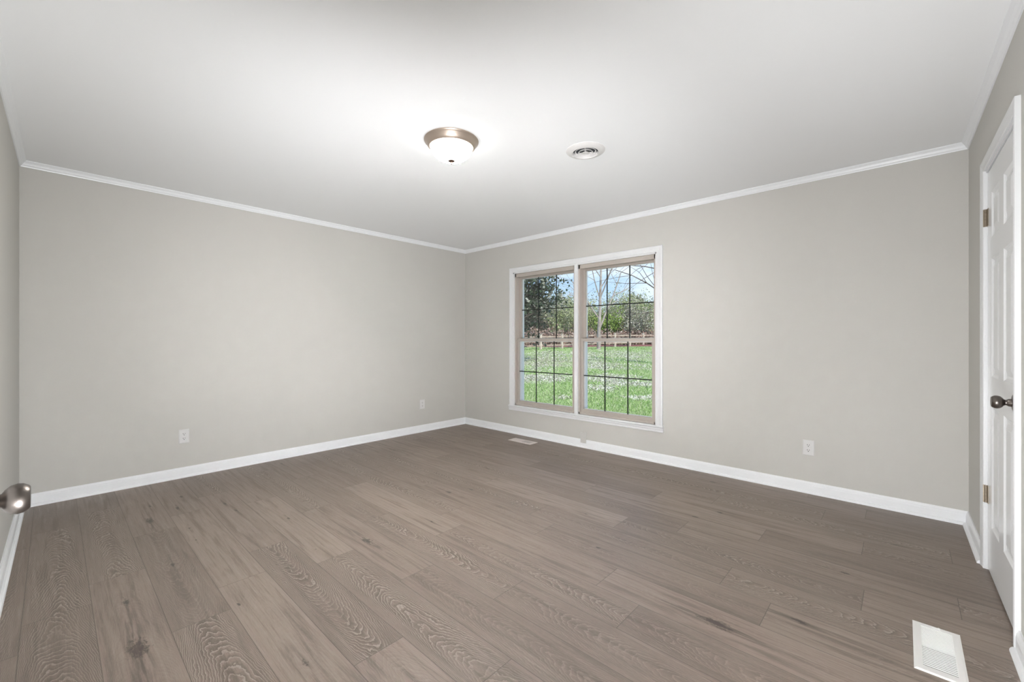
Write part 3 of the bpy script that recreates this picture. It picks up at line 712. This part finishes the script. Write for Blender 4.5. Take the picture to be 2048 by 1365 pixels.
def island_mat(name, cols, rough=0.6, transl=0.25):
    m = bpy.data.materials.new(name); m.use_nodes = True; nt = m.node_tree; b = nt.nodes['Principled BSDF']
    ge = nt.nodes.new('ShaderNodeNewGeometry'); cr = nt.nodes.new('ShaderNodeValToRGB')
    el = cr.color_ramp.elements; el[0].color = cols[0]; el[1].color = cols[-1]
    for i, c in enumerate(cols[1:-1]): e = el.new((i+1)/(len(cols)-1)); e.color = c
    nt.links.new(ge.outputs['Random Per Island'], cr.inputs[0]); nt.links.new(cr.outputs[0], b.inputs['Base Color'])
    b.inputs['Roughness'].default_value = rough; b.inputs['Specular IOR Level'].default_value = 0.3
    return m
def np_mesh(name, V, Fq, m, parent=None):
    """V (n,3), Fq (k,4|3)"""
    me = bpy.data.meshes.new(name); n, k, w = len(V), len(Fq), Fq.shape[1]
    me.vertices.add(n); me.vertices.foreach_set('co', V.astype(np.float32).ravel())
    me.loops.add(k*w); me.loops.foreach_set('vertex_index', Fq.astype(np.int32).ravel())
    me.polygons.add(k); me.polygons.foreach_set('loop_start', np.arange(0, k*w, w, dtype=np.int32)); me.polygons.foreach_set('loop_total', np.full(k, w, dtype=np.int32))
    me.update(calc_edges=True); me.materials.append(m)
    o = link(bpy.data.objects.new(name, me))
    if parent: o.parent = parent
    return o
def leaf_mesh(name, P, size, m, parent=None, aspect=1.6, flat=0.0):
    """random oriented leaf quads (folded diamond) at P (n,3)"""
    n = len(P); a = RNG.normal(size=(n, 3)); a[:, 2] *= (1-flat); a /= np.linalg.norm(a, axis=1)[:, None]
    b = np.cross(a, RNG.normal(size=(n, 3))); b /= np.linalg.norm(b, axis=1)[:, None]
    s = size*RNG.uniform(0.6, 1.3, size=(n, 1))
    V = np.stack([P - a*s*aspect/2, P + b*s/2, P + a*s*aspect/2, P - b*s/2], axis=1).reshape(-1, 3)
    F = np.arange(4*n).reshape(n, 4)
    return np_mesh(name, V, F, m, parent)
def tubes(name, segs, m, parent=None, sides=5):
    """segs: list of (p0, p1, r0, r1)"""
    V, F = [], []
    for p0, p1, r0, r1 in segs:
        d = (p1-p0)
        if d.length < 1e-5: continue
        d.normalize(); a = d.orthogonal().normalized(); b = d.cross(a); i = len(V)
        for p, r in ((p0, r0), (p1, r1)):
            for k in range(sides):
                t = 2*PI*k/sides; V.append(p + a*(r*math.cos(t)) + b*(r*math.sin(t)))
        for k in range(sides): F.append((i+k, i+(k+1) % sides, i+sides+(k+1) % sides, i+sides+k))
    return np_mesh(name, np.array([v[:] for v in V]), np.array(F), m, parent)
def branch(segs, p, d, r, L, depth, rr, droop=0.0, spread=0.6, tips=None, n=5):
    q = p.copy(); dd = d.normalized(); st = L/n
    for i in range(n):
        dd = (dd + Vector((rr.gauss(0, .10), rr.gauss(0, .10), rr.gauss(0, .07) - droop))).normalized()
        q2 = q + dd*st; ra = r*(1-0.6*i/n); rb = r*(1-0.6*(i+1)/n)
        segs.append((q, q2, ra, rb))
        if depth > 0 and (i >= 1):
            for _ in range(1 if rr.random() < 0.75 else 2):
                ax = Vector((rr.gauss(0, 1), rr.gauss(0, 1), rr.gauss(0, .6))); s = dd.cross(ax).normalized()
                branch(segs, q2, (dd + s*spread*rr.uniform(.7, 1.4)).normalized(), rb*0.62, L*rr.uniform(.42, .62), depth-1, rr, droop, spread, tips, max(3, n-1))
        q = q2
    if tips is not None: tips.append(q)

# bare, straw-coloured places in the lawn: (centre, half length along the view, half width)
BARE = [(at(1250, 24.0), 3.4, 6.0), (at(1300, 22.5), 2.6, 3.5), (at(1095, 20.0), 3.6, 3.4), (at(1125, 24.5), 2.5, 3.0), (at(1085, 13.4), 0.9, 1.0),
        (at(1120, 14.0), 0.7, 0.9), (at(1197, 11.6), 0.55, 0.42), (at(1225, 13.5), 0.9, 1.1), (at(1275, 12.2), 0.5, 0.9), (at(1205, 17.5), 1.6, 1.6), (at(1290, 9.9), 0.25, 0.4), (at(1135, 10.0), 0.3, 0.3)]
def bareness(X, Y):
    n = 0.35*np.sin(X*2.3+Y*1.7) + 0.30*np.sin(X*0.9-Y*3.1+1.0) + 0.22*np.sin(X*6.1+Y*4.3) + 0.16*np.sin(X*9.0-Y*11.0)
    m = np.full(len(X), -9.0)
    for c, a, b in BARE:
        dx, dy = X-c.x, Y-c.y; f = dx*FW.x+dy*FW.y; r = dx*RT.x+dy*RT.y
        m = np.maximum(m, 1.0 - (f/a)**2 - (r/b)**2)
    return m + n
def scatter(n, d0, d1, p):
    d = d0 + (d1-d0)*RNG.random(n)**p; px = np.where(RNG.random(n) < 0.62, RNG.uniform(1030, 1330, n), RNG.uniform(900, 1520, n)); r = (px-1024)/848*d
    X = CAMX + FW.x*d + RT.x*r; Y = CAMY + FW.y*d + RT.y*r
    return X, Y, d
# grass blades (one object: nobody could count them)
def build_grass():
    X, Y, d = scatter(330000, 7.0, 32.0, 1.15)
    bn = bareness(X, Y) + RNG.normal(0, .5, len(X)); keep = (bn < 0.3) | (RNG.random(len(X)) < 0.30); X, Y, d = X[keep], Y[keep], d[keep]; n = len(X)
    Z = np.array([gh(x, y) for x, y in zip(X, Y)])
    h = RNG.uniform(0.025, 0.07, n)*(1+d/40); w = 0.004 + 0.0007*d; th = RNG.uniform(0, 2*PI, n)
    lean = RNG.normal(0, 0.6, (n, 2))*h[:, None]
    P = np.stack([X, Y, Z], 1); S = np.stack([np.cos(th)*w, np.sin(th)*w, 0*w], 1); U = np.stack([lean[:, 0], lean[:, 1], h], 1)
    V = np.stack([P-S, P+S, P+U], 1).reshape(-1, 3)
    o = np_mesh('lawn_grass', V, np.arange(3*n).reshape(n, 3),
                island_mat('grass_blades', [(0.14, 0.30, 0.06, 1), (0.30, 0.50, 0.13, 1), (0.42, 0.60, 0.22, 1), (0.62, 0.70, 0.38, 1), (0.74, 0.74, 0.55, 1)]))
    tag(o, 'bright green spring lawn with pale bare patches outside the window', 'grass', kind='stuff')
build_grass()
def build_straw():
    X, Y, d = scatter(170000, 8.5, 28.6, 0.9)
    keep = bareness(X, Y) + RNG.normal(0, .55, len(X)) > 0.25; X, Y, d = X[keep], Y[keep], d[keep]; n = len(X)
    Z = np.array([gh(x, y) for x, y in zip(X, Y)]) + 0.012 + RNG.uniform(0, .03, n)
    th = RNG.uniform(0, 2*PI, n); l = RNG.uniform(0.03, 0.08, n)*(1+d/30); w = 0.006+0.0012*d
    P = np.stack([X, Y, Z], 1); A = np.stack([np.cos(th)*l, np.sin(th)*l, RNG.normal(0, .03, n)], 1); B = np.stack([-np.sin(th)*w, np.cos(th)*w, RNG.normal(0, .01, n)], 1)
    V = np.stack([P-A, P-B, P+A, P+B], 1).reshape(-1, 3)
    o = np_mesh('dry_grass', V, np.arange(4*n).reshape(n, 4), island_mat('dry_grass', [(0.40, 0.42, 0.26, 1), (0.58, 0.55, 0.45, 1), (0.72, 0.68, 0.60, 1), (0.80, 0.77, 0.71, 1)]))
    o['label'] = 'pale dry grass in wide patches'; o['kind'] = 'stuff'; o.parent = bpy.data.objects['lawn_grass']
build_straw()

# mulch bed along the fence
M['mulch'] = vary(mat('red_mulch', (0.20, 0.06, 0.06, 1), 0.95, bump=(20, 0.8, 0.03)), (0.34, 0.14, 0.12, 1), 5, 0.3, 0.7, 5)
bm = bmesh.new(); prev = None
for px in range(860, 1521, 20):
    da = 31.0 + (px-1040)/260*5.5; a = at(px, da); b = at(px, da+2.6); m_ = at(px, da+1.3)
    ring = [bm.verts.new((p.x, p.y, gh(p.x, p.y)+h)) for p, h in ((a, 0.0), (m_, 0.10), (b, 0.0))]
    if prev:
        for k in range(2): bm.faces.new((prev[k], ring[k], ring[k+1], prev[k+1]))
    prev = ring
tag(obj('mulch_bed', bm, M['mulch'], None, True), 'reddish mulch bed running along the rail fence', 'mulch bed')

# rail fence
M['fence'] = vary(mat('weathered_fence_wood', (0.36, 0.25, 0.20, 1), 0.85), (0.52, 0.42, 0.34, 1), 3)
M['post'] = vary(mat('pale_post_wood', (0.62, 0.50, 0.40, 1), 0.85), (0.72, 0.62, 0.52, 1), 4)
ff = empty('rail_fence', (0, 0, 0)); tag(ff, 'wooden rail fence with pale posts across the far edge of the lawn', 'fence')
fp = []
for i in range(-5, 14):
    t = i/4; px_d = (3.54 + (10.0-3.54)*t, 30 + 6*t)
    p = Vector((CAMX, CAMY, 0)) + FW*px_d[1] + RT*px_d[0]; p.z = gh(p.x, p.y); fp.append(p)
ff.location = fp[0]
for p in fp:
    bm = bmesh.new(); q = p - fp[0]
    add_box(bm, (q.x-0.07, q.y-0.07, q.z-0.02), (q.x+0.07, q.y+0.07, q.z+1.06), 0, 0.02); add_box(bm, (q.x-0.085, q.y-0.085, q.z+1.06), (q.x+0.085, q.y+0.085, q.z+1.12), 0, 0.02)
    obj('post', bm, M['post'], ff)
for a, b in zip(fp, fp[1:]):
    for h in (0.32, 0.62, 0.92):
        bm = bmesh.new(); pa, pb = a - fp[0] + Vector((0, 0, h)), b - fp[0] + Vector((0, 0, h + random.uniform(-.02, .02)))
        d = (pb-pa).normalized(); nn = Vector((-d.y, d.x, 0))
        add_profile(bm, pa, pb, nn, (0, 0, 1), [(-0.03, -0.055), (0.03, -0.055), (0.04, 0), (0.03, 0.055), (-0.03, 0.055), (-0.04, 0)])
        obj('rail', bm, M['fence'], ff)

# trees
M['bark'] = vary(mat('grey_bark', (0.30, 0.25, 0.22, 1), 0.9), (0.50, 0.44, 0.40, 1), 4, 0.3, 0.7)
M['dark_bark'] = vary(mat('dark_bark', (0.10, 0.08, 0.07, 1), 0.9), (0.22, 0.18, 0.15, 1), 5)
def bare_tree(base, label, seed, H, r0, limbs, depth=3, m='bark', name='bare_tree', droop=0.0):
    rr = random.Random(seed); o = empty(name, base); tag(o, label, 'tree')
    segs, tw = [], []
    p = Vector((0, 0, -0.05)); d = Vector((0.0, 0, 1)); pts = [p.copy()]; n = 12
    for i in range(n):
        d = (d + Vector((rr.gauss(0, .035), rr.gauss(0, .035), 0.05))).normalized(); q = p + d*(H/n)
        segs.append((p, q, r0*(1-.82*i/n), r0*(1-.82*(i+1)/n))); p = q; pts.append(p.copy())
    segs.insert(0, (Vector((0, 0, -0.1)), Vector((0, 0, 0.15)), r0*1.5, r0*1.02))
    for (frac, dirv, L, rad) in limbs:
        k = int(frac*n); branch(tw, pts[k], Vector(dirv), rad, L, depth, rr, droop, 0.65)
    tubes('trunk', segs, M[m], o, 9); tubes('branches', tw, M[m], o, 5); return o
def limb_dir(side, up, away=0.0): return RT*side + Vector((0, 0, up)) + FW*away
rr = random.Random(3)
b0 = at(1197, 28.5); b0.z = gh(b0.x, b0.y)
limbs = [(0.22, limb_dir(.75, 1.5, .2), 4.4, .075), (0.25, limb_dir(-.7, .9, .3), 3.0, .045), (0.33, limb_dir(-.8, .9, -.2), 3.2, .05), (0.42, limb_dir(.35, 1.4, -.3), 3.6, .05),
         (0.45, limb_dir(-.5, 1.3, .2), 3.2, .045), (0.55, limb_dir(.7, 1.0, .2), 2.8, .04), (0.6, limb_dir(-.6, 1.1, 0), 2.6, .035), (0.7, limb_dir(.5, 1.2, 0), 2.4, .03), (0.8, limb_dir(-.4, 1.2, .2), 2.2, .03)]
bare_tree(b0, 'leafless grey tree standing behind the right-hand window', 21, 8.5, 0.135, limbs, 2)
# second tree just beyond the right edge of the window, its limbs hang into view
b1 = at(1385, 17.0); b1.z = gh(b1.x, b1.y)
bare_tree(b1, 'leafless tree reaching thin limbs in from the right of the view', 5, 9.0, 0.16,
          [(0.33, limb_dir(-1.0, .75, .1), 3.4, .035), (0.30, limb_dir(-1.0, .30, .2), 2.6, .025), (0.45, limb_dir(-1.0, .25, 0), 3.0, .03), (0.5, limb_dir(-1, .1, .3), 2.6, .025), (0.6, limb_dir(-.8, .9, 0), 3, .04)], 1, 'dark_bark', droop=0.07)
# tree whose bare twigs cross the upper right of the left-hand window
b2 = at(1168, 21.0); b2.z = gh(b2.x, b2.y)

# evergreen with dark glossy leaves at the left edge
def evergreen():
    rr = random.Random(9); base = at(1008, 19.0); base.z = gh(base.x, base.y)
    o = empty('evergreen_tree', base); tag(o, 'dark glossy-leaved evergreen tree at the left edge of the left window', 'tree')
    segs = [(Vector((0, 0, -.1)), Vector((0, 0, 2.4)), .16, .13), (Vector((0, 0, 2.4)), Vector((.1, 0, 6.2)), .13, .05)]
    br, tips = [], []
    for k in range(46):
        h = rr.uniform(0.9, 6.4); a = rr.uniform(0, 2*PI); dirv = Vector((math.cos(a), math.sin(a), rr.uniform(.15, .75)))
        if k % 2 == 0: dirv = RT*rr.uniform(.6, 1) + FW*rr.gauss(0, .5) + Vector((0, 0, rr.uniform(.25, 1.0)))
        L = (2.75 - abs(h-3.6)*0.28)*rr.uniform(.75, 1.0)
        branch(br, Vector((0, 0, h*0.8)), dirv, .035, L, 1, rr, -0.02, .7, tips, 6)
    tubes('trunk', segs, M['dark_bark'], o, 9); tubes('branches', br, M['dark_bark'], o, 4)
    P = []
    for s in br:
        mid = (s[0]+s[1])/2
        if s[2] < 0.024:
            for _ in range(5):
                P.append((mid + Vector((rr.gauss(0, .12), rr.gauss(0, .12), rr.gauss(0, .12))))[:])
    for t in tips:
        for _ in range(7): P.append((t + Vector((rr.gauss(0, .13), rr.gauss(0, .13), rr.gauss(0, .13))))[:])
    P = np.array(P); P = P[(P[:, 2] > 2.2) | (RNG.random(len(P)) < 0.35)]
    leaf_mesh('foliage', P, 0.095, island_mat('evergreen_leaves', [(0.015, 0.03, 0.018, 1), (0.03, 0.055, 0.03, 1), (0.06, 0.09, 0.045, 1), (0.10, 0.12, 0.07, 1), (0.42, 0.42, 0.36, 1)], 0.35), o, 1.9)  # palest leaf colour is a white glint painted in
evergreen()

# brush and young trees beyond the fence
LEAF = {'green': island_mat('spring_leaves', [(0.20, 0.25, 0.10, 1), (0.36, 0.42, 0.18, 1), (0.50, 0.54, 0.30, 1), (0.40, 0.37, 0.26, 1)]),
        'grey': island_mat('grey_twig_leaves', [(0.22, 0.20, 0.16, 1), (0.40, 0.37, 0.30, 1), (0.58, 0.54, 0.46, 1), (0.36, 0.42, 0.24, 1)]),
        'lime': island_mat('lime_leaves', [(0.30, 0.42, 0.08, 1), (0.42, 0.55, 0.14, 1), (0.30, 0.38, 0.12, 1)]),
        'brown': island_mat('dead_leaves', [(0.22, 0.13, 0.10, 1), (0.38, 0.26, 0.20, 1), (0.50, 0.40, 0.34, 1)])}
def bush(px, d, h, w, kind, label, seed, nleaf=4600, ls=0.10, group='brush beyond the fence', name='bush', twig='bark'):
    rr = random.Random(seed); base = at(px, d); base.z = gh(base.x, base.y) - 0.03
    o = empty(name, base); tag(o, label, 'bush', group)
    segs, tips = [], []
    for k in range(9):
        a = rr.uniform(0, 2*PI); sp = rr.uniform(.1, .75)*w*0.75/h
        branch(segs, Vector((rr.gauss(0, .15*w), rr.gauss(0, .15*w), 0)), Vector((math.cos(a)*sp, math.sin(a)*sp, 1)), .03*h/4, h*rr.uniform(.6, .9), 2, rr, 0, .5, tips, 5)
    tubes('stems', segs, M[twig], o, 3)
    S = [segs[rr.randrange(len(segs))] for _ in range(nleaf)]
    P = np.array([((s[0].lerp(s[1], rr.random())) + Vector((rr.gauss(0, .22), rr.gauss(0, .22), rr.gauss(0, .2))))[:] for s in S])
    P = P[P[:, 2] > 0.1]
    leaf_mesh('foliage', P, ls, LEAF[kind], o, 1.5)
BUSH = [  # px, depth, height, width, kind, label
 (1243, 44, 4.9, 3.4, 'green', 'tallest green bush behind the middle of the right window'),
 (1290, 46, 4.4, 3.4, 'green', 'broad green bush at the right edge of the right window'),
 (1268, 41, 3.2, 3.0, 'grey', 'grey twiggy bush low in the right window between two green ones'),
 (1212, 43, 2.9, 2.6, 'lime', 'yellow-green bush just right of the leafless trunk'),
 (1180, 45, 3.1, 3.0, 'green', 'green bush just left of the leafless trunk'),
 (1132, 42, 4.0, 3.4, 'green', 'green bush at the right side of the left window'),
 (1104, 44, 3.2, 2.8, 'grey', 'grey-green bush in the middle of the left window'),
 (1146, 47, 4.6, 3.2, 'grey', 'tall grey-brown bush beside the centre mullion'),
 (1072, 43, 3.0, 3.4, 'brown', 'brownish brush low behind the dark evergreen')]
for i, (px, d, h, w, k, lb) in enumerate(BUSH): bush(px, d, h, w, k, lb, 40+i)
# low brown growth directly behind the fence
def low_growth():
    n = 34000; px = RNG.uniform(900, 1500, n); d = 36.5 + (px-1040)/260*3 + RNG.uniform(0, 2.5, n); r = (px-1024)/848*d
    X = CAMX + FW.x*d + RT.x*r; Y = CAMY + FW.y*d + RT.y*r
    Z = np.array([gh(x, y) for x, y in zip(X, Y)]) + np.abs(RNG.normal(0, 0.55, n))
    o = leaf_mesh('undergrowth', np.stack([X, Y, Z], 1), 0.12, LEAF['brown'], None, 2.2)
    tag(o, 'reddish brown dead undergrowth right behind the rail fence', 'undergrowth', kind='stuff')
low_growth()
# wooded horizon: an unbroken mass of crowns
def woods():
    n = 80000; px = RNG.uniform(820, 1620, n); d = RNG.uniform(56, 68, n); r = (px-1024)/848*d
    top = 5.0 + 0.9*np.sin(px*0.045+1) + 0.6*np.sin(px*0.13) + 0.35*np.sin(px*0.31)
    X = CAMX + FW.x*d + RT.x*r; Y = CAMY + FW.y*d + RT.y*r; Z = 0.9 + top*RNG.random(n)**0.8 + RNG.normal(0, .3, n)
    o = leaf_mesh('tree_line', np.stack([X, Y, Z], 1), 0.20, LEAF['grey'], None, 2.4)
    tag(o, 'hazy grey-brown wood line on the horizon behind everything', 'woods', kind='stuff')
woods()
